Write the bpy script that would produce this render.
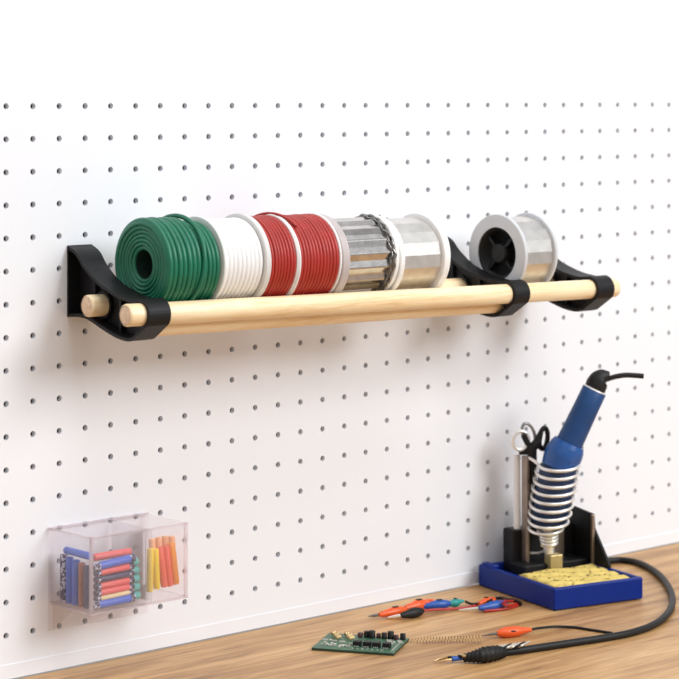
import bpy, math, random
import numpy as np
from mathutils import Vector, Matrix
random.seed(7)
for o in list(bpy.data.objects): bpy.data.objects.remove(o)
SC = bpy.context.scene
COL = SC.collection
PI = math.pi

# ------------------------------------------------------------------ camera
CX, CY, FPX, YAW = 339.5, 100.0, 2240.0, 0.7315
CAM = np.array([-.955, -1.450, .0556])
TZ = -.390                                       # height of the bench top
cam = bpy.data.cameras.new('camera'); cam_o = bpy.data.objects.new('camera', cam); COL.objects.link(cam_o)
cam_o.location = CAM; cam_o.rotation_euler = (PI/2, 0, -YAW)
cam.sensor_width = 36; cam.lens = 36*FPX/679
cam.shift_y = -(339.5-CY)/679
cam.clip_start = .01; cam.clip_end = 50
cam.dof.use_dof = True; cam.dof.focus_distance = 1.80; cam.dof.aperture_fstop = 11
SC.camera = cam_o

# ------------------------------------------------------------------ world, light, exposure
SC.view_settings.view_transform = 'Standard'; SC.view_settings.look = 'None'
SC.view_settings.gamma = 1; SC.view_settings.use_curve_mapping = False
SC.view_settings.exposure = 0.0
W = bpy.data.worlds.new('banded_ambient'); SC.world = W; W.use_nodes = True
wt = W.node_tree; wb = wt.nodes['Background']
tc = wt.nodes.new('ShaderNodeTexCoord'); sx = wt.nodes.new('ShaderNodeSeparateXYZ'); rp = wt.nodes.new('ShaderNodeValToRGB')
mr = wt.nodes.new('ShaderNodeMapRange'); mr.inputs[1].default_value = -1; mr.inputs[2].default_value = 1
wt.links.new(tc.outputs['Generated'], sx.inputs[0]); wt.links.new(sx.outputs['Z'], mr.inputs[0]); wt.links.new(mr.outputs[0], rp.inputs[0])
cr = rp.color_ramp
cr.elements[0].position = 0; cr.elements[0].color = (.36, .36, .37, 1)
cr.elements[1].position = 1; cr.elements[1].color = (1, 1, 1, 1)
for p, c in ((.42, (.46, .46, .47)), (.50, (.70, .70, .71)), (.55, (.42, .42, .43)), (.61, (.50, .50, .51)), (.65, (1.12, 1.12, 1.15)), (.74, (1.05, 1.05, 1.08)), (.78, (.34, .34, .35)), (.84, (.40, .40, .41)), (.88, (1.1, 1.1, 1.12))):  # dark and bright bands added so the metal windings reflect stripes
    e = cr.elements.new(p); e.color = (*c, 1)
wt.links.new(rp.outputs[0], wb.inputs[0]); wb.inputs[1].default_value = .74
def area(name, loc, target, size, power, color=(1, 1, 1), sy=None):
    l = bpy.data.lights.new(name, 'AREA'); l.energy = power; l.size = size; l.color = color
    if sy: l.shape = 'RECTANGLE'; l.size_y = sy
    o = bpy.data.objects.new(name, l); COL.objects.link(o); o.location = loc
    o.rotation_euler = (Vector(target)-Vector(loc)).to_track_quat('-Z', 'Y').to_euler()
    return o
area('window_light', (1.50, -3.05, 1.72), (.28, 0, -.15), 1.4, 104, (.955, .98, 1), 1.7)
area('overhead_fill', (.0, -1.0, 2.1), (.2, 0, -.2), 1.0, 17, (.98, .99, 1))  # added overhead fill lamp, no such fitting in view

# ------------------------------------------------------------------ pixel helpers (points on real planes)
c_, s_ = math.cos(YAW), math.sin(YAW)
VR, VD, VU = np.array([c_, -s_, 0]), np.array([s_, c_, 0]), np.array([0, 0, 1.])
def ray(u, v): return VD+VR*(u-CX)/FPX-VU*(v-CY)/FPX
def on_z(u, v, z):
    r = ray(u, v); return CAM+(z-CAM[2])/r[2]*r
def on_y(u, v, y):
    r = ray(u, v); return CAM+(y-CAM[1])/r[1]*r
def on_d(u, v, d): return CAM+d*ray(u, v)
def depth(P): return float((np.asarray(P)-CAM)@VD)
def tab(u, v, h=0): return on_z(u, v, TZ+h)

# ------------------------------------------------------------------ materials
def mat(name, col, rough=.5, metal=0, noise=0, nscale=80, bump=0, bscale=200, spec=.5, coat=0):
    m = bpy.data.materials.new(name); m.use_nodes = True; t = m.node_tree; b = t.nodes['Principled BSDF']
    b.inputs['Base Color'].default_value = (*col, 1); b.inputs['Roughness'].default_value = rough
    b.inputs['Metallic'].default_value = metal; b.inputs['Specular IOR Level'].default_value = spec
    b.inputs['Coat Weight'].default_value = coat
    tcn = t.nodes.new('ShaderNodeTexCoord')
    if noise:
        n = t.nodes.new('ShaderNodeTexNoise'); n.inputs['Scale'].default_value = nscale; n.inputs['Detail'].default_value = 4
        r = t.nodes.new('ShaderNodeValToRGB')
        r.color_ramp.elements[0].color = (*[max(0, x*(1-noise)) for x in col], 1); r.color_ramp.elements[0].position = .3
        r.color_ramp.elements[1].color = (*[min(1, x*(1+noise)) for x in col], 1); r.color_ramp.elements[1].position = .7
        t.links.new(tcn.outputs['Object'], n.inputs[0]); t.links.new(n.outputs[0], r.inputs[0]); t.links.new(r.outputs[0], b.inputs['Base Color'])
    if bump:
        n = t.nodes.new('ShaderNodeTexNoise'); n.inputs['Scale'].default_value = bscale; n.inputs['Detail'].default_value = 3
        bp = t.nodes.new('ShaderNodeBump'); bp.inputs['Strength'].default_value = bump; bp.inputs['Distance'].default_value = .001
        t.links.new(tcn.outputs['Object'], n.inputs[0]); t.links.new(n.outputs[0], bp.inputs['Height']); t.links.new(bp.outputs[0], b.inputs['Normal'])
    return m
def wood(name, cols, rot=(0, 0, 0), scale=(1, 1, 1), rough=.45, big=1.0):
    m = bpy.data.materials.new(name); m.use_nodes = True; t = m.node_tree; b = t.nodes['Principled BSDF']
    tcn = t.nodes.new('ShaderNodeTexCoord'); mp = t.nodes.new('ShaderNodeMapping')
    mp.inputs['Rotation'].default_value = rot; mp.inputs['Scale'].default_value = scale
    t.links.new(tcn.outputs['Object'], mp.inputs[0])
    n1 = t.nodes.new('ShaderNodeTexNoise'); n1.inputs['Scale'].default_value = big; n1.inputs['Detail'].default_value = 6; n1.inputs['Roughness'].default_value = .65; n1.inputs['Distortion'].default_value = .6
    n2 = t.nodes.new('ShaderNodeTexNoise'); n2.inputs['Scale'].default_value = big*7; n2.inputs['Detail'].default_value = 3
    mx = t.nodes.new('ShaderNodeMath'); mx.operation = 'MULTIPLY_ADD'; mx.inputs[1].default_value = .35
    t.links.new(mp.outputs[0], n1.inputs[0]); t.links.new(mp.outputs[0], n2.inputs[0])
    t.links.new(n2.outputs[0], mx.inputs[0]); t.links.new(n1.outputs[0], mx.inputs[2])
    r = t.nodes.new('ShaderNodeValToRGB'); e = r.color_ramp.elements
    e[0].position = .45; e[0].color = (*cols[0], 1); e[1].position = .92; e[1].color = (*cols[-1], 1)
    for i, c in enumerate(cols[1:-1]):
        q = e.new(.45+.47*(i+1)/(len(cols)-1)); q.color = (*c, 1)
    t.links.new(mx.outputs[0], r.inputs[0]); t.links.new(r.outputs[0], b.inputs['Base Color'])
    b.inputs['Roughness'].default_value = rough
    bp = t.nodes.new('ShaderNodeBump'); bp.inputs['Strength'].default_value = .15; bp.inputs['Distance'].default_value = .0005
    t.links.new(n2.outputs[0], bp.inputs['Height']); t.links.new(bp.outputs[0], b.inputs['Normal'])
    return m
def acrylic(name, tint, haze=.1, gloss=.08):
    m = bpy.data.materials.new(name); m.use_nodes = True; t = m.node_tree; out = t.nodes['Material Output']
    t.nodes.remove(t.nodes['Principled BSDF'])
    tr = t.nodes.new('ShaderNodeBsdfTransparent'); tr.inputs[0].default_value = (*tint, 1)
    df = t.nodes.new('ShaderNodeAddShader')
    for k_, nd in enumerate(('ShaderNodeBsdfDiffuse', 'ShaderNodeBsdfTranslucent')):
        q_ = t.nodes.new(nd); q_.inputs[0].default_value = (.49, .455, .465, 1); t.links.new(q_.outputs[0], df.inputs[k_])
    gl = t.nodes.new('ShaderNodeBsdfGlossy'); gl.inputs['Roughness'].default_value = .06
    n = t.nodes.new('ShaderNodeTexNoise'); n.inputs['Scale'].default_value = 60
    mrn = t.nodes.new('ShaderNodeMapRange'); mrn.inputs[3].default_value = haze*.6; mrn.inputs[4].default_value = haze*1.4
    t.links.new(n.outputs[0], mrn.inputs[0])
    m1 = t.nodes.new('ShaderNodeMixShader'); m2 = t.nodes.new('ShaderNodeMixShader')
    t.links.new(mrn.outputs[0], m1.inputs[0]); t.links.new(tr.outputs[0], m1.inputs[1]); t.links.new(df.outputs[0], m1.inputs[2])
    lw = t.nodes.new('ShaderNodeLayerWeight'); lw.inputs[0].default_value = .5
    pw = t.nodes.new('ShaderNodeMath'); pw.operation = 'POWER'; pw.inputs[1].default_value = 5
    ml = t.nodes.new('ShaderNodeMath'); ml.operation = 'MULTIPLY_ADD'; ml.inputs[1].default_value = .4; ml.inputs[2].default_value = .025
    t.links.new(lw.outputs['Facing'], pw.inputs[0]); t.links.new(pw.outputs[0], ml.inputs[0])
    t.links.new(ml.outputs[0], m2.inputs[0]); t.links.new(m1.outputs[0], m2.inputs[1]); t.links.new(gl.outputs[0], m2.inputs[2])
    t.links.new(m2.outputs[0], out.inputs[0])
    return m
M = dict(
 wall=mat('painted_pegboard', (.85, .865, .90), .55, bump=.05, bscale=300),
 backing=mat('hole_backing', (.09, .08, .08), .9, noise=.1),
 trim=mat('white_trim', (.90, .885, .89), .45, noise=.02),
 bench=wood('oak_bench', [(.22, .098, .030), (.41, .216, .078), (.56, .325, .135), (.70, .45, .212)], (0, 0, .06), (2.6, 34, 34), .42, 1.7),
 dowel=wood('pale_dowel', [(.74, .50, .25), (.90, .68, .40), (.95, .78, .51), (.97, .85, .62)], (0, 0, 0), (4, 60, 60), .5, 2),
 endgrain=mat('dowel_end_grain', (.80, .58, .40), .7, noise=.14, nscale=400),
 black=mat('black_plastic', (.007, .007, .008), .5, bump=.15, bscale=900, spec=.28),
 green=mat('green_insulation', (.005, .150, .080), .40, noise=.12, nscale=60),
 hollow=mat('eye_shade_green', (.004, .022, .014), .8, noise=.1),  # near-black green, shade inside the coil's eye put into the colour
 white=mat('white_insulation', (.86, .855, .85), .42, noise=.02),
 wflange=mat('white_flange', (.86, .855, .84), .45, noise=.03),
 gflange=mat('grey_flange', (.66, .65, .63), .45, noise=.04),
 pflange=mat('warm_grey_flange', (.50, .44, .43), .45, noise=.05),
 lflange=mat('pale_grey_rim', (.62, .63, .65), .38, noise=.03),
 red=mat('red_insulation', (.40, .028, .020), .42, noise=.12, nscale=60),
 silver=mat('tinned_wire', (.62, .60, .58), .22, 1, noise=.12, nscale=120, bump=.08, bscale=500),
 silversoft=mat('smooth_tinned_wire', (.74, .72, .69), .40, 1, noise=.08, nscale=120, bump=.08, bscale=500),
 silverd=mat('dark_tinned_wire', (.30, .29, .28), .32, 1, noise=.2, nscale=150),
 steel=mat('polished_steel', (.93, .91, .88), .32, .65, noise=.05),
 brownsteel=mat('brushed_bracket_steel', (.34, .27, .22), .35, .85, noise=.15),
 whitetube=mat('white_tube', (.90, .89, .90), .4, noise=.03),
 blue=mat('blue_tray_plastic', (.0015, .020, .20), .45, noise=.06, bump=.06, bscale=700, spec=.22),
 blueh=mat('blue_handle', (.016, .062, .190), .42, noise=.06, bump=.08, bscale=900, spec=.3),
 bluegrip=mat('blue_grip', (.016, .085, .30), .28, noise=.05),
 bluedark=mat('dark_blue_barrel', (.010, .032, .095), .45, noise=.08),
 sponge=mat('yellow_sponge', (.70, .53, .15), .9, noise=.16, nscale=130, bump=.4, bscale=400),
 spongehole=mat('sponge_pores', (.12, .075, .01), 1, noise=.1),
 brass=mat('brass', (.50, .40, .19), .4, .6, noise=.15),
 copper=mat('brass_wire', (.62, .44, .22), .35, .7, noise=.1),
 gold=mat('gold_tip', (.66, .46, .24), .3, .8, noise=.1),
 orange=mat('orange_plastic', (.78, .10, .012), .38, noise=.07),
 teal=mat('teal_plastic', (.01, .27, .25), .4, noise=.08),
 blueclip=mat('blue_clip_plastic', (.012, .08, .36), .38, noise=.08),
 rubber=mat('black_rubber', (.010, .010, .010), .5, bump=.1, bscale=600, spec=.3),
 redcable=mat('red_cable', (.40, .02, .012), .4, noise=.08),
 pcb=mat('green_circuit_board', (.045, .125, .07), .45, noise=.25, nscale=160),
 pcbedge=mat('board_edge', (.02, .045, .03), .6, noise=.1),
 pad=mat('solder_pad', (.72, .70, .62), .35, .5, noise=.1),
 tan=mat('tan_component', (.62, .44, .20), .4, noise=.2),
 maroon=mat('maroon_component', (.06, .015, .018), .35, noise=.1),
 tubeblue=mat('blue_tube', (.05, .13, .56), .4, noise=.06),
 tubered=mat('red_tube', (.76, .12, .11), .4, noise=.06),
 tubenavy=mat('navy_tube', (.04, .05, .11), .4, noise=.1),
 tubecream=mat('cream_tube', (.78, .66, .36), .45, noise=.08),
 tubeteal=mat('teal_tube', (.10, .42, .38), .4, noise=.1),
 tubebrown=mat('brown_tube', (.32, .12, .06), .45, noise=.1),
 tubeyellow=mat('yellow_tube', (.86, .62, .015), .4, noise=.05),
 tubecoral=mat('coral_tube', (.82, .13, .08), .4, noise=.06),
 tubeorange=mat('orange_tube', (.90, .33, .03), .4, noise=.05),
 tubepeach=mat('peach_tube', (.88, .46, .24), .45, noise=.05),
 clear=acrylic('clear_acrylic', (.996, .985, .99), .07),
 clearedge=acrylic('acrylic_edge', (.985, .96, .975), .28),
)
def banded(name, a, b, scale):
    m = mat(name, a, .35); t = m.node_tree; bs = t.nodes['Principled BSDF']
    tcn = t.nodes.new('ShaderNodeTexCoord'); w = t.nodes.new('ShaderNodeTexVoronoi'); w.inputs['Scale'].default_value = scale
    r = t.nodes.new('ShaderNodeValToRGB'); r.color_ramp.interpolation = 'CONSTANT'
    r.color_ramp.elements[0].color = (*b, 1); r.color_ramp.elements[1].position = .42; r.color_ramp.elements[1].color = (*a, 1)
    t.links.new(tcn.outputs['Object'], w.inputs[0]); t.links.new(w.outputs['Distance'], r.inputs[0]); t.links.new(r.outputs[0], bs.inputs['Base Color'])
    return m
M['cap'] = banded('speckled_cap', (.03, .03, .07), (.55, .55, .66), 420)

# ------------------------------------------------------------------ mesh building
class MB:
    def __init__(s): s.v = []; s.f = []; s.sm = []
    def add(s, vs, fs, smooth=False):
        n = len(s.v); s.v += [tuple(float(q) for q in p) for p in vs]
        for f in fs: s.f.append(tuple(i+n for i in f)); s.sm.append(smooth)
        return s
    def build(s, name, m, parent=None, bevel=0, kind=None):
        me = bpy.data.meshes.new(name); off = Vector((0, 0, 0)); p = parent
        while p is not None: off += p.location; p = p.parent
        base = Vector((0, 0, 0))
        if parent is None:
            a = np.array(s.v); base = Vector((float(a[:, 0].mean()), float(a[:, 1].mean()), float(a[:, 2].min())))
        me.from_pydata([tuple(Vector(q)-off-base) for q in s.v], [], s.f)
        me.polygons.foreach_set('use_smooth', s.sm); me.materials.append(m); me.update()
        import bmesh
        b = bmesh.new(); b.from_mesh(me); bmesh.ops.recalc_face_normals(b, faces=b.faces); b.to_mesh(me); b.free()
        o = bpy.data.objects.new(name, me); COL.objects.link(o); o.location = base
        if parent is not None: o.parent = parent
        if bevel:
            bm = o.modifiers.new('bevel', 'BEVEL'); bm.width = bevel; bm.segments = 2; bm.limit_method = 'ANGLE'
        return o
def nrm(a): a = np.asarray(a, float); return a/np.linalg.norm(a)
def frame(d):
    d = nrm(d); h = np.array([0, 0, 1.]) if abs(d[2]) < .9 else np.array([0, 1., 0])
    a = nrm(np.cross(h, d)); return a, np.cross(d, a), d
def box(mb, c, half, axes=None):
    ax = np.eye(3) if axes is None else [np.asarray(a) for a in axes]
    c = np.asarray(c, float); vs = []
    for i in (-1, 1):
        for j in (-1, 1):
            for k in (-1, 1): vs.append(c+ax[0]*half[0]*i+ax[1]*half[1]*j+ax[2]*half[2]*k)
    return mb.add(vs, [(0, 1, 3, 2), (4, 6, 7, 5), (0, 4, 5, 1), (2, 3, 7, 6), (0, 2, 6, 4), (1, 5, 7, 3)])
def abox(mb, lo, hi):
    lo, hi = np.array(lo), np.array(hi); return box(mb, (lo+hi)/2, (hi-lo)/2)
def lathe(mb, prof, org, d, seg=48, cap=True, smooth=True, closed=False, wob=None):
    """prof: list of (along, radius)"""
    a, b, d = frame(d); org = np.asarray(org, float); vs = []; fs = []
    for i, (h, r) in enumerate(prof):
        for k in range(seg):
            t = 2*PI*k/seg; rr = r*(1+(wob(i, t) if wob else 0))
            vs.append(org+d*h+(a*math.cos(t)+b*math.sin(t))*rr)
    n = len(prof)
    for i in range(n if closed else n-1):
        for k in range(seg):
            k2 = (k+1) % seg; i2 = (i+1) % n; fs.append((i*seg+k, i*seg+k2, i2*seg+k2, i2*seg+k))
    mb.add(vs, fs, smooth)
    if cap and not closed:
        mb.add(vs[:seg], [tuple(range(seg))]); mb.add(vs[-seg:], [tuple(range(seg))])
    return mb
def spline(pts, n=8):
    P = [np.asarray(p, float) for p in pts]; P = [2*P[0]-P[1]]+P+[2*P[-1]-P[-2]]; out = []
    for i in range(1, len(P)-2):
        for k in range(n):
            t = k/n; p0, p1, p2, p3 = P[i-1:i+3]
            out.append(.5*((2*p1)+(-p0+p2)*t+(2*p0-5*p1+4*p2-p3)*t*t+(-p0+3*p1-3*p2+p3)*t**3))
    out.append(P[-2]); return out
def tube(mb, path, rad, seg=12, cap=True):
    P = [np.asarray(p, float) for p in path]; n = len(P); R = [rad]*n if not hasattr(rad, '__len__') else list(rad)
    if len(R) != n: R = list(np.interp(np.linspace(0, 1, n), np.linspace(0, 1, len(R)), R))
    T = [nrm(P[min(i+1, n-1)]-P[max(i-1, 0)]) for i in range(n)]
    a, b, _ = frame(T[0]); vs = []; fs = []
    for i in range(n):
        a = nrm(a-T[i]*(a@T[i])); b = np.cross(T[i], a)
        for k in range(seg):
            t = 2*PI*k/seg; vs.append(P[i]+(a*math.cos(t)+b*math.sin(t))*R[i])
    for i in range(n-1):
        for k in range(seg):
            k2 = (k+1) % seg; fs.append((i*seg+k, i*seg+k2, (i+1)*seg+k2, (i+1)*seg+k))
    mb.add(vs, fs, True)
    if cap:
        mb.add(vs[:seg], [tuple(range(seg))]); mb.add(vs[-seg:], [tuple(range(seg))])
    return mb
def prism(mb, poly, fn, h0, h1):
    """poly: 2D points; fn(p, h) -> 3D"""
    n = len(poly); vs = [fn(p, h0) for p in poly]+[fn(p, h1) for p in poly]
    return mb.add(vs, [tuple(range(n)), tuple(range(n, 2*n))[::-1]]+[(i, (i+1) % n, n+(i+1) % n, n+i) for i in range(n)])
def empty(name, loc, label, cat, group=None):
    o = bpy.data.objects.new(name, None); COL.objects.link(o); o.location = Vector([float(q) for q in loc]); o.empty_display_size = .02
    return tag(o, label, cat, group)
def tag(o, label, cat, group=None, kind=None):
    o['label'] = label; o['category'] = cat
    if group: o['group'] = group
    if kind: o['kind'] = kind
    return o
def struct(o): o['kind'] = 'structure'; return o

# ------------------------------------------------------------------ the wall: drilled pegboard, backing, trim
S = .0254; HR = .00245; TH = .0045
cols = list(range(-12, 44)); rows = list(range(-14, 3))
X0W, X1W = -.6, 1.25; ZTOP = .62; ZB = TZ+.001
def colx(c):                                       # the board's own slightly uneven pitch
    t = (c-15)/15; return c*S+.0062*t*t-.0034 if abs(t) < 1 else c*S+.0062-.0034
mb = MB(); xs = [colx(c) for c in cols]; zs = [r*S for r in rows]
bx = [xs[0]-S/2]+[(xs[i]+xs[i+1])/2 for i in range(len(xs)-1)]+[xs[-1]+S/2]
bz = [zs[0]-S/2]+[(zs[i]+zs[i+1])/2 for i in range(len(zs)-1)]+[zs[-1]+S/2]
SEG = 16
for i, x in enumerate(xs):
    for j, z in enumerate(zs):
        l, r, b, t = bx[i], bx[i+1], bz[j], bz[j+1]; ring = []; outer = []; inner = []
        for k in range(SEG):
            a = 2*PI*(k+.5)/SEG; ca, sa = math.cos(a), math.sin(a)
            ring.append((x+HR*ca, 0, z+HR*sa)); inner.append((x+HR*ca, TH, z+HR*sa))
            q = 1/max(abs(ca), abs(sa)); px, pz = ca*q, sa*q
            outer.append((x+(r-x)*px if px > 0 else x+(x-l)*px, 0, z+(t-z)*pz if pz > 0 else z+(z-b)*pz))
        vs = ring+outer+inner; fs = []
        for k in range(SEG):
            k2 = (k+1) % SEG
            fs.append((k, k2, SEG+k2, SEG+k)); fs.append((k, 2*SEG+k, 2*SEG+k2, k2))
        mb.add(vs, fs)
        co = [(l, 0, b), (r, 0, b), (r, 0, t), (l, 0, t)]
        for q, (c1, a0) in enumerate(((co[2], SEG//8-1), (co[3], 3*SEG//8-1), (co[0], 5*SEG//8-1), (co[1], 7*SEG//8-1))):
            mb.add([outer[a0], c1, outer[a0+1]], [(0, 1, 2)])
L, Rr, B, T = bx[0], bx[-1], bz[0], bz[-1]
def quad(a, b, c, d): mb.add([(a, 0, b), (c, 0, b), (c, 0, d), (a, 0, d)], [(0, 1, 2, 3)])
quad(X0W, ZB, L, ZTOP); quad(Rr, ZB, X1W, ZTOP); quad(L, ZB, Rr, B); quad(L, T, Rr, ZTOP)
wall = struct(mb.build('wall_back', M['wall']))
wall['label'] = 'white pegboard wall with a grid of round holes'
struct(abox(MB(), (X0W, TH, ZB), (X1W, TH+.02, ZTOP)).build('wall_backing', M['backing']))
struct(abox(MB(), (X0W, -.0006, ZB), (X1W, -.00001, TZ+.0120)).build('baseboard_back', M['wall']))

# ------------------------------------------------------------------ workbench
w = abox(MB(), (-.9, -1.0, TZ-.038), (1.25, -.0005, TZ)).build('workbench', M['bench'], bevel=.001)
tag(w, 'light oak workbench top running along the foot of the pegboard', 'workbench')

# ------------------------------------------------------------------ dowel shelf
RD = .0086
def zf(x): return -.1058-.0185*(x-.05)             # the shelf hangs a touch lower at its right end
def zr(x): return -.1030-.0215*(x-.05)
YF, YR = -.095, -.036
shelf = empty('dowel_shelf', (.32, 0, -.115), 'long wall shelf of pale wooden dowels held by three black brackets', 'shelf')
def dowel(x0, z0, x1, z1, y):
    a, b = np.array([x0, y, z0]), np.array([x1, y, z1]); d = b-a; l = np.linalg.norm(d)
    o = lathe(MB(), [(0, RD-.0012), (.0008, RD-.0003), (.002, RD), (l-.002, RD), (l-.0008, RD-.0003), (l, RD-.0012)], a, d, 32, cap=False).build('dowel', M['dowel'], shelf)
    for p, q in ((a, -d), (b, d)):
        lathe(MB(), [(-.0006, RD-.0012), (.0001, RD-.0022), (.0001, .0003)], p, q, 32).build('end_grain', M['endgrain'], o)
    return o
dowel(.0455, zf(.0455), .5985, zf(.5985), YF)
dowel(.0523, zr(.0523), .590, zr(.590), YR)
YL = -.0795
dowel(.0765, -.1166, .466, -.1226, YL)
prof_top = [(0, -.0584), (-.0128, -.0635), (-.0230, -.0730), (-.0400, -.0838), (-.0545, -.0893), (-.0700, -.0935), (-.0850, -.0955)]
prof_bot = [(-.0860, -.1262), (-.0780, -.1275), (-.0634, -.1256), (-.0453, -.1205), (-.0295, -.1152), (-.0175, -.1135), (0, -.1145)]
RB = .0120
def bracket(x0, w_, skew=0):
    dz = zf(x0+w_/2)-zf(.07); zc = zf(x0+w_/2)
    arc = [(YF+RB*math.cos(a), zc-dz+RB*math.sin(a)) for a in np.linspace(math.radians(95), math.radians(222), 12)]
    sp = [tuple(p) for p in spline([np.array(p) for p in prof_top], 4)]
    bp = [tuple(p) for p in spline([np.array(p) for p in prof_bot], 4)]
    P = sp+arc+bp; n = len(P); th = .0026
    def inset(i):
        p0, p1, p2 = np.array(P[i-1]), np.array(P[i]), np.array(P[(i+1) % n])
        d1, d2 = nrm(p1-p0), nrm(p2-p1); m = nrm(d1+d2+1e-9)
        nn = np.array([-m[1], m[0]]); return p1+nn*th
    Q = [inset(i) for i in range(n)]
    b = bpy.data.objects.new('bracket', None)
    mbk = MB(); f3 = lambda p, h: (h, p[0], p[1]+dz)
    sk = lambda p: -skew*p[0]/.1; wd = lambda p: x0+w_+sk(p)+.003*max(0, 1+p[0]/.04)
    vs = [f3(p, x0+sk(p)) for p in P]+[f3(p, wd(p)) for p in P]+[f3(p, x0+sk(p)) for p in Q]+[f3(p, wd(q)) for p, q in zip(Q, P)]; fs = []
    for i in range(n):
        j = (i+1) % n
        fs += [(i, j, n+j, n+i), (2*n+i, 3*n+i, 3*n+j, 2*n+j), (i, 2*n+i, 2*n+j, j), (n+i, n+j, 3*n+j, 3*n+i)]
    mbk.add(vs, fs)
    o = mbk.build('bracket', M['black'], shelf, bevel=.0005)
    wb_ = MB(); prism(wb_, P, lambda p, h: (h, p[0]*.985-.0005, -.1+(p[1]+.1)*.97+dz), x0+w_*.55, x0+w_*.72)
    wo = wb_.build('web', M['black'], o)
    for yy in (-.0262, -.0600):
        zt = np.interp(-yy, [-p[0] for p in prof_top], [p[1] for p in prof_top]); zb = np.interp(-yy, [-p[0] for p in prof_bot[::-1]], [p[1] for p in prof_bot[::-1]])
        abox(MB(), (x0+w_*.35, yy-.0014, zb+dz+.001), (x0+w_*.56, yy+.0014, zt+dz-.001)).build('rib', M['black'], o)
    lathe(MB(), [(0, RB-.0022), (.001, RB-.0005), (w_-.001, RB-.0005), (w_, RB-.0022)], (x0+.0002-skew*YF/.1, YF, zc), (1, 0, 0), 40).build('clamp', M['black'], o)
    lathe(MB(), [(0, RD+.0022), (w_*.5, RD+.0022)], (x0+w_*.4, YR, zr(x0)), (1, 0, 0), 32).build('collar', M['black'], o)
    return o
bracket(.0594, .0205)
bracket(.4515, .0182, .0045)
bracket(.5640, .0215)

# ------------------------------------------------------------------ spools
YS = -.067
def zspool(x, R_):
    g = (YF-YR)/2; zm = (zf(x)+zr(x))/2
    return zm+math.sqrt((R_+RD+.0002)**2-g*g)
def ring_prof(x0, x1, R_, wr, core, jit=0):
    """scalloped winding: n turns of wire radius wr between x0 and x1"""
    n = max(2, round((x1-x0)/(2*wr))); w_ = (x1-x0)/n; pr_ = [(x0, core)]
    for i in range(n):
        jr = random.uniform(-jit, jit)
        for a in (172, 150, 125, 90, 55, 30, 8):
            t = math.radians(a); pr_.append((x0+w_*(i+.5)+w_*.5*math.cos(t), R_-wr+wr*math.sin(t)+jr))
    pr_.append((x1, core)); return pr_
def flange(name, x0, x1, R_, zc, m, parent, rin=.012):
    e = .0007
    p = [(x0, rin), (x0, R_-e), (x0+e, R_), (x1-e, R_), (x1, R_-e), (x1, rin)]
    return lathe(MB(), p, (0, YS, zc), (1, 0, 0), 72, closed=True, smooth=True).build(name, m, parent)
def sharp(o, deg=35):
    o.data.shade_auto_smooth if False else None
    md = o.modifiers.new('edges', 'EDGE_SPLIT'); md.split_angle = math.radians(deg); return o
def root(name, x, zc, R_, label, cat='wire spool', group='wire spools on the dowel shelf'):
    return empty(name, (x, YS, zc-R_), label, cat, group)
# green coil: a bare coil with an open eye, its outer layer on the left, fewer layers on the right
gx0, gx1, gx2 = .0812, .1135, .1335
gR = .0362; gz = zspool(gx0, gR)
t = root('green_wire_coil', gx0, gz, gR, 'bare coil of thick green wire with an open eye, leftmost on the shelf', 'wire coil')
EY = .0112; face = [(gx0+.004, EY)]; nr = 7; w_ = (gR-.0030-EY)/nr
for i in range(nr):
    for a in (180, 150, 120, 90, 60, 30):
        q = math.radians(a); face.append((gx0+.0018-.0018*math.sin(q)-.0006*math.sin(i*1.3)+.002*(i/nr-1)**2, EY+w_*(i+.5)-w_*.5*-math.cos(q)))
body = ring_prof(gx0+.0006, gx1, gR, .0022, gR-.004, .0004)[1:]
lathe(MB(), face+body, (0, YS, gz), (1, 0, 0), 80, cap=False, wob=lambda i, t: .006*math.sin(t*2+i*.1)).build('winding', M['green'], t)
g2 = .0338
lathe(MB(), ring_prof(gx1, gx2, g2, .0020, .012, .0004), (0, YS, gz-.0012), (1, 0, 0), 72).build('inner_winding', M['green'], t)
tube(MB(), [np.array([gx1-.0015, YS+(gR+.0003)*math.cos(a), gz+(gR+.0003)*math.sin(a)])+np.array([.0045*math.sin(a-.6), 0, 0]) for a in np.linspace(0, 2*PI, 64)], .0019, 10).build('loose_turn', M['green'], t)
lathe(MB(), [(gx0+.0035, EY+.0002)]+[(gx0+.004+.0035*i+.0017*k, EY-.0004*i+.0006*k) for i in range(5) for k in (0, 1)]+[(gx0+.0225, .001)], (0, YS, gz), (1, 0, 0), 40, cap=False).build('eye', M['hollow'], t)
# white spool
R_ = .0366; x = .1350; z = zspool(x, R_)
t = root('wire_spool', x, z, R_, 'spool of white wire beside the green coil')
sharp(flange('flange', .1350, .1378, R_-.0004, z, M['wflange'], t))
lathe(MB(), ring_prof(.1378, .1765, .0336, .00215, .012, .00012), (0, YS, z), (1, 0, 0), 72).build('winding', M['white'], t)
sharp(flange('flange', .1765, .1820, R_+.0002, z, M['gflange'], t))
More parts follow.
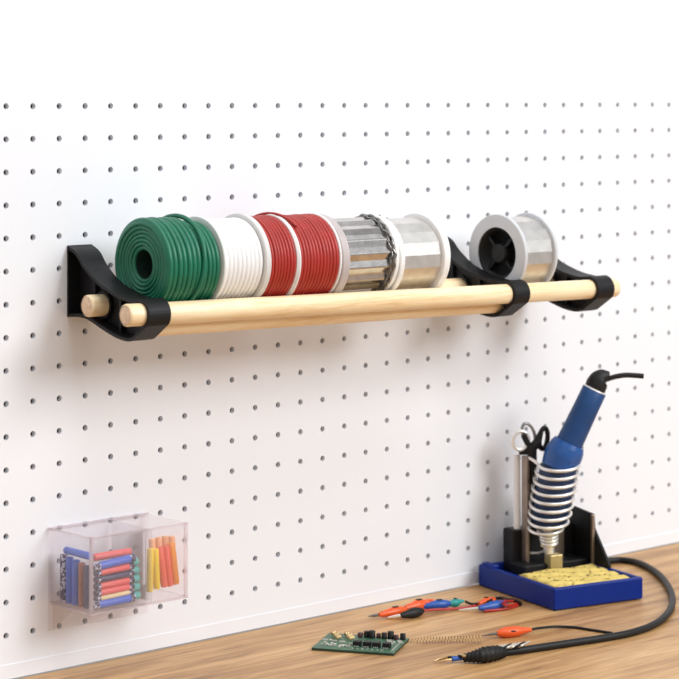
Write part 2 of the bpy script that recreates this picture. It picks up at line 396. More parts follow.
# red spools
R_ = .0366; x = .1815; z = zspool(x, R_)
t = root('wire_spool', x, z, R_, 'narrower spool of red wire next to the white spool')
sharp(flange('flange', .1822, .1838, R_-.0016, z, M['wflange'], t))
lathe(MB(), ring_prof(.1838, .2095, .0354, .0017, .012, .0003), (0, YS, z), (1, 0, 0), 72).build('winding', M['red'], t)
sharp(flange('flange', .2095, .2112, R_-.0004, z, M['wflange'], t))
z = zspool(.2115, R_)
t = root('wire_spool', .2115, z, R_, 'wider spool of red wire touching a silver spool')
sharp(flange('flange', .2116, .2137, R_-.0002, z, M['wflange'], t))
lathe(MB(), ring_prof(.2137, .2552, .0356, .0017, .012, .0003), (0, YS, z), (1, 0, 0), 72).build('winding', M['red'], t)
sharp(flange('flange', .2552, .2575, R_-.0004, z, M['wflange'], t))
tube(MB(), spline([(.206+.012*k/10, YS+.0368*math.cos(a), z+.0372*math.sin(a)) for k, a in enumerate(np.linspace(1.0, 2.3, 11))], 3), .0012, 8).build('wire_end', M['red'], t)
# silver spools
def faceted(x0, x1, R_, z, n, depth_, parent, m, hollow=0):
    v = MB(); org = np.array([0, YS, z]); rs = [R_*(1-(depth_ if k % 2 else 0)-random.uniform(0, depth_*.5)) for k in range(n)]
    pts = []
    for xx in (x0, x1):
        for k in range(n):
            a = 2*PI*(k+.3)/n; pts.append((xx, YS+rs[k]*math.cos(a), z+rs[k]*math.sin(a)))
    v.add(pts, [(k, (k+1) % n, n+(k+1) % n, n+k) for k in range(n)])
    if hollow: lathe(v, [(x0, R_*(1-depth_*1.5)), (x0, hollow)], (0, YS, z), (1, 0, 0), 48, cap=False)
    return v.build('winding', m, parent, bevel=.0009)
R_ = .0362; z = zspool(.2585, R_)
t = root('wire_spool', .2585, z, R_, 'spool of ribbed silver wire with a crinkled dark edge, beside the red wire')
sharp(flange('flange', .2582, .2664, R_, z, M['pflange'], t))
faceted(.2664, .3185, .0326, z, 34, .060, t, M['silver'])
cr_ = MB()
tube(cr_, [(.3175+.0008*math.sin(a*17)+.0005*math.sin(a*29), YS+(.0336+.0006*math.sin(a*23))*math.cos(a), z+(.0336+.0006*math.sin(a*19))*math.sin(a)) for a in np.linspace(0, 2*PI, 160)], .0011, 8)
tube(cr_, [(.3150+.0010*math.sin(a*13), YS+(.0326+.0005*math.sin(a*31))*math.cos(a), z+(.0326+.0005*math.sin(a*21))*math.sin(a)) for a in np.linspace(0, 2*PI, 160)], .0007, 6)
cr_.build('wire_edge', M['silverd'], t)
sharp(flange('flange', .3185, .3230, R_-.0016, z, M['wflange'], t))
R_ = .0356; z = zspool(.324, R_)
t = root('wire_spool', .324, z, R_, 'spool of smooth silver wire with white flanges, left of the middle bracket')
sharp(flange('flange', .3236, .3290, R_-.0006, z, M['wflange'], t))
faceted(.3290, .3740, .0322, z, 19, .016, t, M['silversoft'])
sharp(flange('flange', .3740, .3815, R_, z, M['wflange'], t))
tube(MB(), spline([(.330, YS-.004, z+.0322), (.331, YS-.001, z+.0352), (.334, YS+.002, z+.0345)], 5), .0007, 8).build('wire_end', M['silverd'], t)
R_ = .0350; z = zspool(.475, R_); x3 = .4732
t = root('wire_spool', x3, z, R_, 'lone spool of silver wire between the middle and right brackets')
sharp(flange('flange', x3, x3+.0040, R_, z, M['lflange'], t, .0235))
faceted(x3+.0040, .5125, .0322, z, 19, .016, t, M['silversoft'], .0255)
sharp(flange('flange', .5125, .5160, R_, z, M['lflange'], t))
lathe(MB(), [(x3+.0006, .0242), (x3+.002, .0228), (x3+.0022, .0205), (x3+.010, .0200), (x3+.0102, .0004)], (0, YS, z), (1, 0, 0), 60, cap=False).build('hollow_core', M['black'], t)
hb = MB(); lathe(hb, [(x3+.002, .0075), (x3+.003, .0088), (x3+.011, .0088)], (0, YS, z), (1, 0, 0), 32)
for k in range(4):
    a = PI/4+k*PI/2; d = np.array([0, math.cos(a), math.sin(a)]); p = np.cross([1, 0, 0], d)
    box(hb, np.array([x3+.0075, YS, z])+d*.014, (.003, .0065, .0013), ((1, 0, 0), d, p))
hb.build('hub', M['rubber'], t)

# ------------------------------------------------------------------ acrylic bin and its tubes
BX0, BX1, BY, BZ0, BZ1 = .0415, .1350, -.0570, -.3362, -.2775
bn = empty('acrylic_bin', ((BX0+BX1)/2, 0, BZ0), 'clear acrylic bin of coloured tubes fixed low on the pegboard', 'bin')
g = .0016
def pane(name, lo, hi): return abox(MB(), lo, hi).build(name, M['clear'], bn)
pane('back_panel', (BX0-.001, -g-.0014, BZ0-.021), (BX1+.002, -.0014, BZ1))
pane('front_panel', (BX0, BY, BZ0), (BX1, BY+g, BZ1))
pane('side_panel', (BX0, BY+g, BZ0), (BX0+g, -g-.0015, BZ1))
pane('side_panel', (BX1-g, BY+g, BZ0), (BX1, -g-.0015, BZ1))
pane('bottom_panel', (BX0+g, BY+g, BZ0), (BX1-g, -g-.0015, BZ0+g))
pane('divider', (.1000, BY+g, BZ0+g), (.1011, -g-.0015, BZ1-.001))
q = .0012
def rim(lo, hi): abox(MB(), lo, hi).build('edge', M['clearedge'], bn)
for xx, yy in ((BX0+q, BY+q), (BX1-q, BY+q)): rim((xx-q, yy-q, BZ0), (xx+q, yy+q, BZ1+.0003))
rim((BX0, BY-.0002, BZ1-.0012), (BX1, BY+.0018, BZ1+.0004)); rim((BX0, BY-.0002, BZ0-.0004), (BX1, BY+.0018, BZ0+.0014))
rim((BX0-.0002, BY, BZ1-.0012), (BX0+.0016, -.0014, BZ1+.0004)); rim((BX0-.0002, BY, BZ0-.0004), (BX0+.0016, -.0014, BZ0+.0014))
rim((BX0-.001, -.0032, BZ1-.0010), (BX1+.002, -.0012, BZ1+.0006))
gs = MB(); prism(gs, [(0, 0), (-.028, 0), (0, -.020)], lambda p, h: (h, -.0031+p[0], BZ0-.0002+p[1]), BX0+.002, BX0+.0034); gs.build('gusset', M['clear'], bn)
FL = BZ0+g+.0002
def ctube(a, b, r, m, label, caps=False, group='tubes in the clear bin'):
    a, b = np.array(a, float), np.array(b, float); d = b-a; l = np.linalg.norm(d); e = r*.35
    t = lathe(MB(), [(0, r-e), (e*.4, r-e*.2), (e, r), (l-e, r), (l-e*.4, r-e*.2), (l, r-e)], a, d, 20).build('tube', M[m])
    tag(t, label, 'tube', group)
    if caps:
        d1 = nrm(d)
        for p in (a-d1*.0002, b-d1*.0050): lathe(MB(), [(0, r*.9), (.0006, r*1.06), (.0046, r*1.06), (.0052, r*.9)], p, d1, 20).build('end_cap', M['cap'], t)
    return t
yf = -.0500
def hz(u0, v0, u1, v1, r, m, label, y=yf, caps=True):
    a, b = on_y(u0, v0, y), on_y(u1, v1, y); return ctube(a, b, r, m, label, caps)
hz(94, 567.5, 134, 557.5, .0032, 'tubeblue', 'blue tube lying on top of the front stack in the clear bin')
hz(95, 573.6, 133, 565.6, .0026, 'tubered', 'red tube just under the blue top tube of the front stack')
hz(95, 580.3, 133, 573, .0025, 'tubenavy', 'dark navy tube in the middle of the front stack')
hz(95, 587.0, 133, 579.2, .0026, 'tubered', 'red tube under the navy tube of the front stack')
hz(95, 593.6, 133, 585.8, .0026, 'tubered', 'red tube above the cream tube of the front stack')
hz(95, 599.6, 133, 591.2, .0020, 'tubecream', 'thin cream tube just above the blue bottom tube of the front stack')
hz(93, 605.8, 134, 597.2, .0032, 'tubeblue', 'blue tube at the bottom of the front stack in the clear bin')
for k, (nm, m, r) in enumerate((('black speckled', 'cap', .0032), ('blue', 'tubeblue', .0030), ('blue', 'tubeblue', .0032), ('brown', 'tubebrown', .0028), ('navy', 'tubenavy', .0027))):
    yy = (-.0110, -.0185, -.0268, -.0347, -.0418)[k]
    lab = ['speckled black tube standing at the wall end of the clear bin', 'blue tube standing next to the speckled black tube', 'blue tube standing next to the brown tube',
           'brown tube standing among the upright tubes at the bin end', 'navy upright tube nearest the front pane of the bin'][k]
    ctube((.0490, yy, FL), (.0490, yy, FL+.037-.001*k), r, m, lab)
ctube((.0498, -.012, FL+.0402), (.0498, -.044, FL+.0402), .0029, 'tubeblue', 'blue tube laid across the upright tubes at the bin end')
for k in range(5):
    yy, zz = -.0430, FL+.0036+.0066*k
    ctube((.062, yy, zz), (.0975-.0004*k, yy, zz), .0032, 'tubeteal', ['teal tube at the floor of the teal stack behind the front tubes', 'teal tube second from the bottom of the teal stack', 'teal tube in the middle of the teal stack',
          'teal tube second from the top of the teal stack', 'topmost teal tube of the teal stack'][k])
ctube((.0540, -.0428, FL+.0384), (.0890, -.0428, FL+.0384), .0029, 'tubered', 'red tube lying on top of the teal stack')
yu = -.0460
def up(u0, v0, u1, v1, r, m, label, y=yu): 
    a, b = on_y(u0, v0, y), on_y(u1, v1, y); a[2] = max(a[2], FL+.0004); return ctube(a, b, r, m, label, False, 'upright tubes in the clear bin')
up(149.6, 592, 150.6, 548, .0027, 'tubeyellow', 'left upright yellow tube in the clear bin')
up(157, 589, 155.4, 548.5, .0026, 'tubeyellow', 'leaning yellow tube beside the coral tubes')
up(164.4, 587, 159.8, 547, .0027, 'tubecoral', 'coral tube leaning beside the yellow tubes')
up(170, 586, 165.6, 545.5, .0027, 'tubecoral', 'coral tube leaning beside the orange tube')
up(176, 584, 171.4, 542.6, .0029, 'tubeorange', 'orange tube at the right end of the clear bin')
up(153, 585, 152, 538.5, .0028, 'tubepeach', 'peach tube standing behind the yellow tubes', -.0390)
up(160, 583.5, 158.5, 537, .0028, 'tubepeach', 'peach tube standing behind the first coral tube', -.0390)
up(167, 582, 165, 536, .0028, 'tubepeach', 'peach tube standing behind the second coral tube', -.0390)
up(174, 580.5, 171.5, 536, .0028, 'tubepeach', 'peach tube standing behind the orange tube', -.0390)

# ------------------------------------------------------------------ soldering stand
N0 = np.array([.4872, -.1235, TZ]); UU = np.array([.21, .978, 0]); UU /= np.linalg.norm(UU); VV = np.array([UU[1], -UU[0], 0])
def SL(u, v, h): return N0+UU*u+VV*v+np.array([0, 0, h])
AX = (UU, VV, np.array([0, 0, 1.]))
LU, LV, HT = .1205, .0965, .0200
st = empty('soldering_stand', SL(LU/2, LV/2, 0), 'blue soldering iron stand with steel coil holder and yellow sponge', 'soldering stand')
tr = MB()
def lb(mb_, u0, u1, v0, v1, h0, h1): return box(mb_, SL((u0+u1)/2, (v0+v1)/2, (h0+h1)/2), ((u1-u0)/2, (v1-v0)/2, (h1-h0)/2), AX)
wt_ = .005
# tray: outer shell with a sunken floor
def ringpts(i, h): return [SL(i, i, h), SL(i, LV-i, h), SL(LU-i, LV-i, h), SL(LU-i, i, h)]
vs = ringpts(0, .0006)+ringpts(0, HT)+ringpts(wt_, HT)+ringpts(wt_, HT-.008); fs = [(3, 2, 1, 0), (12, 13, 14, 15)]
for a in (0, 4, 8):
    for k in range(4): fs.append((a+k, a+(k+1) % 4, a+4+(k+1) % 4, a+4+k))
tr.add(vs, fs); tr.build('tray', M['blue'], st, bevel=.0014)
fd = MB(); lb(fd, .098, .117, .001, .0085, HT-.001, HT+.0022); fd.build('tray_clip', M['blue'], st, bevel=.001)
sp = MB(); nu, nv = 26, 36; rng = np.random.RandomState(3)
su0, su1, sv0, sv1 = .0062, .0680, .0095, .0905
top = [[SL(su0+(su1-su0)*i/nu, sv0+(sv1-sv0)*j/nv, HT-.0015+.0007*math.sin(i*.9+j*.3)+.0004*rng.rand()-(.0012 if i in (0, nu) or j in (0, nv) else 0)+.0018*(i/nu)) for j in range(nv+1)] for i in range(nu+1)]
vs = [p for r in top for p in r]; vs += [p*np.array([1, 1, 0])+np.array([0, 0, TZ+HT-.0079]) for p in vs]; K = (nu+1)*(nv+1); I = lambda i, j: i*(nv+1)+j
fs = [(I(i, j), I(i, j+1), I(i+1, j+1), I(i+1, j)) for i in range(nu) for j in range(nv)]
fs += [tuple(q+K for q in f) for f in fs]
for i in range(nu): fs += [(I(i, 0), I(i+1, 0), K+I(i+1, 0), K+I(i, 0)), (I(i, nv), I(i+1, nv), K+I(i+1, nv), K+I(i, nv))]
for j in range(nv): fs += [(I(0, j), I(0, j+1), K+I(0, j+1), K+I(0, j)), (I(nu, j), I(nu, j+1), K+I(nu, j+1), K+I(nu, j))]
sponge = sp.add(vs, fs, True).build('sponge', M['sponge'], st)
po = MB()
for k in range(60):
    i, j = rng.randint(2, nu-1), rng.randint(2, nv-1); r = rng.uniform(.0006, .0014)
    lathe(po, [(.00015, r), (.0002, r*.5)], top[i][j]+np.array([0, 0, .0003]), (0, 0, 1), 8)
po.build('pore', M['spongehole'], sponge)['kind'] = 'stuff'
# steel frame posts
def vpost(px, v0, v1, u_, half, m, name):
    foot = on_z(px, v1, TZ+HT-.007); d = depth(foot); tp = on_d(px, v0, d)
    mbp = MB(); box(mbp, [foot[0], foot[1], (foot[2]+tp[2])/2], (half[0], half[1], (tp[2]-foot[2])/2), AX)
    return mbp.build(name, m, st, bevel=.0006), foot, tp
_, pf, pt = vpost(525.6, 456, 573, 0, (.0045, .0017), M['brownsteel'], 'post')
mbp = MB(); lb(mbp, .0945, .0965, .0640, .0780, HT-.006, .0960); mbp.build('rear_plate', M['brownsteel'], st, bevel=.0006)
mbp = MB(); lb(mbp, .0660, .0690, .0892, .0920, HT-.007, .0655); mbp.build('post', M['brownsteel'], st, bevel=.0005)
# black rear housing and right side plate
hs = MB(); lb(hs, .0985, .1165, .0240, .0915, HT-.007, .0520); hs.build('housing', M['black'], st, bevel=.002)
hs = MB(); prism(hs, [(.1120, HT-.007), (.1120, .0690), (.0700, .0655), (.0690, .0530), (.0450, HT+.003), (.0450, HT-.007)], lambda p, h: SL(p[0], h, p[1]), .0922, .0950)
hs.build('side_plate', M['black'], st, bevel=.0008)
hs = MB(); lb(hs, .0740, .0985, .0200, .0900, HT-.0075, HT+.004); hs.build('deck', M['black'], st, bevel=.001)
# white tube at the back left
DT = depth(SL(.106, .030, 0)); mbp = MB(); tube(mbp, [on_d(517.2, 531, DT), on_d(516.8, 454.5, DT)], 3.6*DT/FPX, 16); mbp.build('white_tube', M['whitetube'], st)
# ------------------------------------------------------------------ iron, coil holder (in one upright plane)
DI = depth(SL(.078, .043, 0))
def ip(u, v, d=0): return on_d(u, v, DI+d)
K_ = DI/FPX                                        # metres per pixel there
def upt(px, d=0): return px*K_
ax_top, ax_bot = ip(559, 461.5), ip(547.8, 527)
axd = nrm(ax_bot-ax_top); al = np.linalg.norm(ax_bot-ax_top)
e1, e2 = nrm(VR+VU*.10), nrm(VD+VU*.20)
hel = []; turns = 8
for k in range(turns*28+1):
    f = k/(turns*28); a = PI+2*PI*turns*f; rr = K_*np.interp(f, [0, .4, .8, 1], [21.5, 22.3, 21.0, 19.0])
    hel.append(ax_top+axd*al*f+(e1*math.cos(a)+e2*math.sin(a))*rr)
lo_ = []
for k in range(5*20+1):
    f = k/100; a = PI+2*PI*5*f; rr = K_*np.interp(f, [0, .22, 1], [19.0, 9.0, 7.2])
    lo_.append(ax_bot+(ip(549.5, 545)-ax_bot)*f+(e1*math.cos(a)+e2*math.sin(a))*rr)
arm = spline([pt+np.array([0, 0, -.001]), (pt+hel[0])/2+np.array([0, 0, .0005]), hel[0]], 6)
tube(MB(), arm[:-1]+hel+lo_[1:], 1.65*K_, 10).build('coil_holder', M['steel'], st)
bk = ip(553.5, 561.5); mbp = MB(); box(mbp, [bk[0], bk[1], bk[2]], (.0052, 7.4*K_, 7.5*K_), AX); mbp.build('brass_block', M['brass'], st, bevel=.0008)
tube(MB(), spline([ip(529, 553, .012), ip(538, 553, .01), ip(545, 551, .004), ip(549, 555, .0)], 5), .0013, 8).build('support_wire', M['steel'], st)
# soldering iron
ir = empty('soldering_iron', ip(548, 556), 'blue handled soldering iron standing in the steel coil holder', 'soldering iron')
h0, h1 = ip(594.8, 389.5), ip(567.2, 447.5)
hd = nrm(h1-h0); hl = np.linalg.norm(h1-h0)
lathe(MB(), [(0, 11.6*K_), (.0006, 12.4*K_), (hl*.3, 12.6*K_), (hl*.75, 13.2*K_), (hl*1.02, 13.6*K_)], h0, hd, 40).build('handle', M['blueh'], ir)
lathe(MB(), [(-.0010, 10.5*K_), (-.0004, 12.0*K_), (.0004, 12.2*K_), (.0006, 11.5*K_)], h0, hd, 40).build('collar', M['steel'], ir)
gp = spline([h1-hd*.0050, h1+hd*.004, ip(561.2, 459), ip(558.5, 467)], 8)
tube(MB(), gp, [15.6*K_, 17.6*K_, 18.6*K_, 18.9*K_, 18.4*K_, 17.8*K_, 17.4*K_], 40).build('grip', M['bluegrip'], ir)
tube(MB(), [ip(558.5, 466.5), ip(553.5, 495), ip(548.3, 523), ip(547.7, 527)], [18.4*K_, 18.6*K_, 16.8*K_, 10*K_], 36).build('barrel', M['bluedark'], ir)
tube(MB(), [ip(547.8, 526), ip(548.8, 549), ip(549.3, 553.5)], [5.5*K_, 5.6*K_, 5*K_], 24).build('shaft', M['steel'], ir)
tube(MB(), spline([ip(594.6, 390), ip(597.5, 382.5), ip(601.5, 377.5), ip(606, 376.2), ip(608.8, 376.6)], 6), [10.6*K_, 10.8*K_, 9.8*K_, 7.6*K_, 5.6*K_, 4.6*K_], 32).build('strain_relief', M['rubber'], ir)
tube(MB(), spline([ip(606, 379.5), ip(614, 377), ip(624, 375.2), ip(634, 375.4), ip(643.5, 376.2)], 6), 2.6*K_, 16).build('cord', M['rubber'], ir)
# scissors
DS = depth(SL(.1015, .020, 0))
def sp_(u, v, d=0): return on_d(u, v, DS+d)
sc = empty('scissors', sp_(527, 470), 'black scissors with ring handles tucked behind the iron in the stand', 'scissors')
KS = DS/FPX
def ringp(cx, cy, rx, ry, tilt, d0): return [sp_(cx+rx*math.cos(a)*math.cos(tilt)-ry*math.sin(a)*math.sin(tilt), cy+rx*math.cos(a)*math.sin(tilt)+ry*math.sin(a)*math.cos(tilt), d0+.002*math.cos(a)) for a in np.linspace(0, 2*PI, 40)]
tube(MB(), ringp(520.6, 440.5, 7.6, 9.3, .25, 0), 2.0*KS, 10, False).build('finger_ring', M['steel'], sc)
tube(MB(), ringp(528.5, 433.5, 5.6, 10.5, -.35, .006), 1.6*KS, 10, False).build('finger_ring', M['silverd'], sc)
tube(MB(), ringp(543.5, 438.5, 4.0, 10.5, .12, .004), 2.5*KS, 10, False).build('finger_ring', M['rubber'], sc)
v_ = MB(); tube(v_, spline([sp_(519, 453, .003), sp_(528, 450, .002), sp_(536, 444, .002), sp_(541, 432, .003)], 6), [2.2*KS, 4.2*KS, 4.8*KS, 2.5*KS], 12)
tube(v_, spline([sp_(524, 434.5, 0), sp_(525, 438, .0), sp_(529, 446, .002)], 5), [3.4*KS, 3.2*KS, 3*KS], 12)
tube(v_, [sp_(532, 447, .002), sp_(533, 490, .002), sp_(534, 535, .002)], [5*KS, 4*KS, 2.5*KS], 12); v_.build('blade', M['rubber'], sc)

# ------------------------------------------------------------------ things on the bench
def flat(P, h): P = np.array(P, float); P[2] = TZ+h; return P
# thick black lead with its stripped end
bl = empty('power_lead', tab(483, 652), 'thick black power lead with stripped wire end, looping round behind the stand', 'cable')
cpx = [(606, 561), (622, 560), (640, 563.5), (657, 573), (668, 586), (672.5, 600), (668, 613), (654, 624.5), (630, 633), (600, 638.5), (570, 643), (540, 647.5), (512, 651.5), (498, 653)]
cp = [tab(u, v, .0031) for u, v in cpx]
for p in cp: p[1] = min(p[1], -.006)
tube(MB(), spline(cp, 8), .0030, 16).build('cord', M['rubber'], bl)
def tp(u, v, h): return tab(u, v, h)
body_p = [tp(504, 652.5, .004), tp(496, 653, .0055), tp(484, 655, .0062), tp(474, 656.5, .0052), tp(463, 658, .0038)]
wobr = [.0036, .0050, .0058, .0060, .0052, .0040, .0030]
pb = spline(body_p, 8); rr = list(np.interp(np.linspace(0, 1, len(pb)), np.linspace(0, 1, 7), wobr))
rr = [r*(1+.13*math.sin(i*2.1)) for i, r in enumerate(rr)]
tube(MB(), pb, rr, 20).build('wrapped_end', M['rubber'], bl)
tube(MB(), [tp(464, 657.5, .0042), tp(452, 659, .0038)], .0020, 12).build('blue_core', M['blueclip'], bl)
tube(MB(), spline([tp(466, 656, .006), tp(452, 656, .0055), tp(441, 658.5, .0035), tp(434, 661.5, .0018)], 6), [.0012, .0014, .0012, .0006], 10).build('bare_tip', M['gold'], bl)
tube(MB(), spline([tp(453, 659, .0036), tp(446, 660.5, .003), tp(437, 662.5, .0014)], 5), [.0011, .0011, .0006], 10).build('bare_tip', M['gold'], bl)
tube(MB(), spline([tp(462, 657, .0055), tp(455, 655.5, .0058), tp(448, 658, .0042)], 5), .0013, 8).build('black_core', M['rubber'], bl)
for k in range(9):
    u0 = 484+k*4.6; v0 = 650.5-k*.62
    tube(MB(), spline([tp(u0-2, v0+1.5, .0070), tp(u0+2, v0-.5, .0086), tp(u0+7, v0-3.2, .0088-.0004*k), tp(u0+9, v0-4.2, .0060-.0003*k)], 5), [.0006, .0009, .0009, .0006], 8).build('braid_strand', M['rubber' if k % 3 == 1 else 'pad'], bl)
# orange probe with its thin cable
def lead(name, label, pts, m, r=.0010, parent=None):
    return tube(MB(), spline(pts, 8), r, 10).build(name, M[m], parent)
op = empty('test_probe', tab(514, 633), 'orange test probe with bare tip and thin black cable, beside the black lead', 'test probe')
pa, pb_ = tp(497, 633.4, .0042), tp(531, 629.6, .0042); d = pb_-pa; l = np.linalg.norm(d)
lathe(MB(), [(0, .0018), (l*.08, .0034), (l*.22, .0046), (l*.42, .0049), (l*.62, .0044), (l*.74, .0031), (l*.9, .0024), (l, .0017)], pa, d, 24, wob=lambda i, t: .06*math.cos(2*t)).build('grip', M['orange'], op)
mbq = MB(); q_ = tp(513.5, 631.2, .0087); box(mbq, q_, (.0018, .0010, .0004), (nrm(d), nrm(np.cross([0, 0, 1], d)), (0, 0, 1))); mbq.build('window', M['rubber'], op)
tube(MB(), [tp(499, 633.3, .0042), tp(490, 634.4, .0034), tp(482, 635.6, .0016)], [.0012, .0010, .0003], 10).build('tip', M['silverd'], op)
lead('cable', '', [tp(530, 629.7, .0042), tp(540, 628, .003), tp(556, 626.6, .0018), tp(574, 627.3, .0012), (tp(592, 630, .0012)), tp(612, 633, .0012)], 'rubber', .0011, op)
# brass spring
s0, s1 = tp(409, 640.5, .0022), tp(482, 638.2, .0040); d = s1-s0; a, b, dn = frame(d); hp = []
for k in range(24*16+1):
    f = k/384; an = 2*PI*24*f; r_ = np.interp(f, [0, .15, 1], [.0012, .0019, .0030])
    hp.append(s0+d*f+(a*math.cos(an)+b*math.sin(an))*r_)
sg = tube(MB(), hp, .00036, 6).build('coil_spring', M['copper'])
tag(sg, 'thin brass coil spring lying between the circuit board and orange probe', 'spring')
# circuit board
c0, c1, c3 = tab(311.5, 648, .002), tab(393.5, 653.6, .002), tab(410, 639, .002)
du = c1-c0; Lu_ = np.linalg.norm(du); du = du/Lu_; dv = np.array([-du[1], du[0], 0]); Lv_ = .052
def PB(a, b, h=0): return c0+du*Lu_*a+dv*Lv_*b+np.array([0, 0, h])
pc = empty('circuit_board', PB(.5, .5, -.0020), 'small green circuit board populated with components on the bench', 'circuit board')
mbq = MB(); box(mbq, PB(.5, .5, 0), (Lu_/2, Lv_/2, .0003), (du, dv, (0, 0, 1))); brd = mbq.build('board', M['pcb'], pc)
mbq = MB(); box(mbq, PB(.5, .5, -.00115), (Lu_/2-.0001, Lv_/2-.0001, .00085), (du, dv, (0, 0, 1))); mbq.build('board_core', M['pcbedge'], brd)
def comp(name, m, a, b, ha, hb, h, bev=.0003):
    q = MB(); box(q, PB(a, b, .0003+h/2), (ha, hb, h/2), (du, dv, (0, 0, 1))); return q.build(name, M[m], pc, bevel=bev)
def leads_of(chip, a, b, ha, hb):
    q = MB()
    for k in (-1, 0, 1):
        for sg_ in (-1, 1): box(q, PB(a, b, .0008)+du*k*ha*.6+dv*sg_*(hb+.0006), (.0004, .0009, .0004), (du, dv, (0, 0, 1)))
    q.build('pin', M['pad'], chip)
for a in (.50, .62, .735, .86):
    ch = comp('chip', 'rubber', a, .30, .0031, .0031, .0042); leads_of(ch, a, .30, .0027, .0028)
for k in range(8):
    a = .42+k*.075; r = .0019+.0004*(k % 3); h = .0042+.0011*(k*7 % 3)
    lathe(MB(), [(.0003, r), (h-.0003, r), (h, r*.8)], PB(a, .86+.03*(k % 2), 0), (0, 0, 1), 16).build('capacitor', M['maroon' if k % 3 == 0 else 'rubber'], pc)
for k in range(7):
    a, b = .09+.055*k, .90-.13*(k % 3); r = .0016
    p, q = PB(a-.024, b-.055, .0023), PB(a+.030, b+.045, .0025)
    lathe(MB(), [(0, r*.7), (.0005, r), (.0018, r*.8), (.0032, r*.8), (.0046, r), (.0051, r*.7)], p, q-p, 14).build('resistor', M['tan' if k % 3 else 'gold'], pc)
rnd = random.Random(5)
for k in range(26):
    a, b = rnd.uniform(.06, .42), rnd.uniform(.12, .55)
    if k > 15: a, b = rnd.uniform(.80, .97), rnd.uniform(.50, .75)
    q = MB(); an = rnd.choice((0, PI/2)); x_, y_ = du*math.cos(an)+dv*math.sin(an), dv*math.cos(an)-du*math.sin(an)
    box(q, PB(a, b, .0009), (rnd.uniform(.0012, .0026), .0008, .0006), (x_, y_, (0, 0, 1))); q.build('chip_resistor', M['pad'], pc)
mbq = MB()
for k in range(9): box(mbq, PB(.955, .12+.07*k, .0005), (.0007, .0007, .00015), (du, dv, (0, 0, 1)))
for k in range(7): box(mbq, PB(.48+.06*k, .12, .0005), (.0009, .0007, .00015), (du, dv, (0, 0, 1)))
mbq.build('solder_pad', M['pad'], brd)
# test clips, two small heaps
def clip(label, p0, p1, p2, m, r, tipm='silverd', hole=True, group='test clips on the bench', cable=None, cm='redcable', cr=.0011, loop=False):
    """p0 tip end, p1 nose of the body, p2 tail of the body"""
    p0, p1, p2 = [np.array(q) for q in (p0, p1, p2)]; d = p2-p1; l = np.linalg.norm(d); dn = nrm(d)
    t = empty('test_clip', (p1+p2)/2*np.array([1, 1, 0])+np.array([0, 0, TZ]), label, 'test clip', group)
    side = nrm(np.cross([0, 0, 1], dn))
    bd = MB(); lathe(bd, [(0, r*.42), (l*.10, r*.62), (l*.30, r*.75), (l*.48, r), (l*.70, r*1.0), (l*.88, r*.78), (l, r*.45)], p1, d, 20)
    bd.build('body', M[m], t)
    if loop:
        rl = l*.26; cc = p2-dn*rl*.1
        tube(MB(), [cc+dn*rl*math.cos(a_)+side*rl*.62*math.sin(a_)+np.array([0, 0, .0006]) for a_ in np.linspace(0, 2*PI, 32)], r*.34, 10, False).build('finger_loop', M[m], t)
    if hole:
        hb_ = MB(); box(hb_, p1+dn*l*.60+np.array([0, 0, r*.99]), (l*.09, r*.34, .0005), (dn, side, (0, 0, 1))); hb_.build('window', M['rubber'], t)
    tube(MB(), [p1+dn*.003, (p0+p1)/2, p0], [r*.38, r*.30, r*.14], 10).build('jaw', M[tipm], t)
    if cable: lead('cable', '', cable, cm, cr, t)
    return t
clip('orange test clip with a dark tip, at the front of the left clip heap', tp(368.5, 616.3, .0022), tp(379, 614.8, .0040), tp(406, 609.5, .0048), 'orange', .0041)
clip('orange test clip resting at the back of the left clip heap', tp(398, 608.5, .0034), tp(405, 608.3, .0052), tp(428, 603, .0056), 'orange', .0048, loop=True)
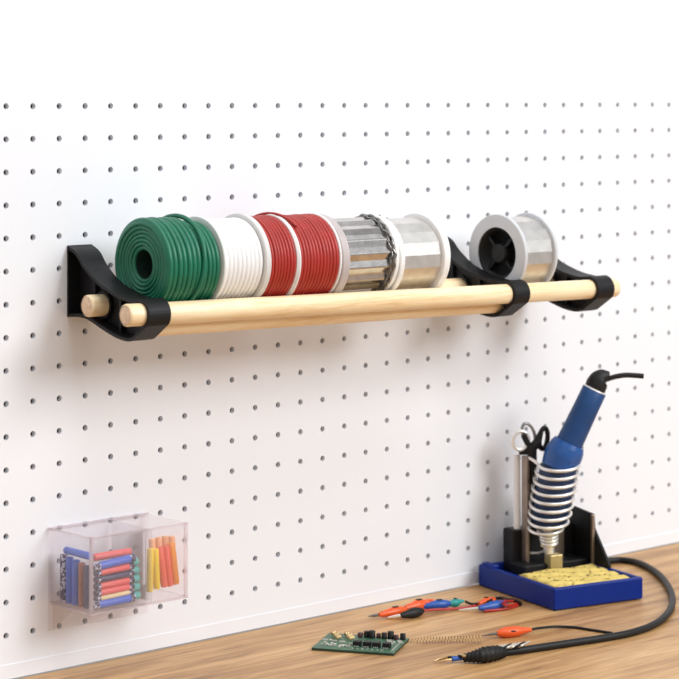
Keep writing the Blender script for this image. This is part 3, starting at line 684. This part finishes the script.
clip('black test clip lying across the left clip heap', tp(388, 617.5, .0018), tp(401, 615.6, .0040), tp(423, 610.8, .0046), 'rubber', .0044, 'steel', False,
     cable=[tp(422, 611, .0042), tp(436, 609.6, .0036), tp(452, 609, .0022), tp(466, 607.6, .0018), tp(477, 605.4, .0018)])
clip('dark blue test clip beside the teal clip', tp(418, 606.5, .004), tp(423, 606.4, .0045), tp(450, 603.4, .0048), 'blueclip', .0042, 'blueclip')
clip('teal test clip at the tail of the left clip heap', tp(444, 604.6, .0038), tp(448, 604, .0040), tp(460, 602, .0042), 'teal', .0036, 'teal', loop=True,
     cable=[tp(465, 601.3, .0040), tp(472, 604, .002), tp(482, 603.5, .0016)], cm='rubber')
clip('blue test clip with silver jaws near the stand', tp(459, 610.2, .0014), tp(479, 608.4, .0040), tp(506, 603.5, .0046), 'blueclip', .0042, 'pad', False)
clip('small red and black test clip behind the blue clip with silver jaws', tp(473, 604.5, .002), tp(479, 603.6, .0040), tp(491, 600, .0042), 'orange', .0034, 'rubber', True, loop=True)
lr = MB()
tube(lr, spline([tp(484, 611, .0014), tp(497, 610, .0014), tp(512, 607.5, .0014), tp(518.5, 604, .0014), tp(517, 600.6, .0016), tp(508, 600.2, .0024), tp(500, 602.5, .0070)], 8), .0013, 10)
r1 = lr.build('lead_wire', M['redcable']); tag(r1, 'red lead wire looped round the blue clip near the stand', 'wire', 'short looped lead wires near the stand')
lr = MB()
tube(lr, spline([tp(488, 602, .0058), tp(494, 599, .004), tp(501, 598, .0020), (tp(507, 599.5, .0042)), tp(514, 600.2, .0046), tp(519.4, 602, .004), tp(520.6, 604.5, .0012)], 8), .0014, 10)
r1 = lr.build('lead_wire', M['rubber']); tag(r1, 'black lead wire curled behind the blue clip near the stand', 'wire', 'short looped lead wires near the stand')

lr = MB()
tube(lr, spline([tp(503, 604.5, .0062), tp(510, 605.5, .0040), tp(516, 603.8, .0026), tp(514.5, 601.2, .0036), tp(507, 601.4, .0062), tp(503.5, 603, .0075)], 8), .0012, 10)
r1 = lr.build('lead_wire', M['redcable']); tag(r1, 'short red lead wire curled in a small ring at the tail of the blue clip', 'wire', 'short looped lead wires near the stand')
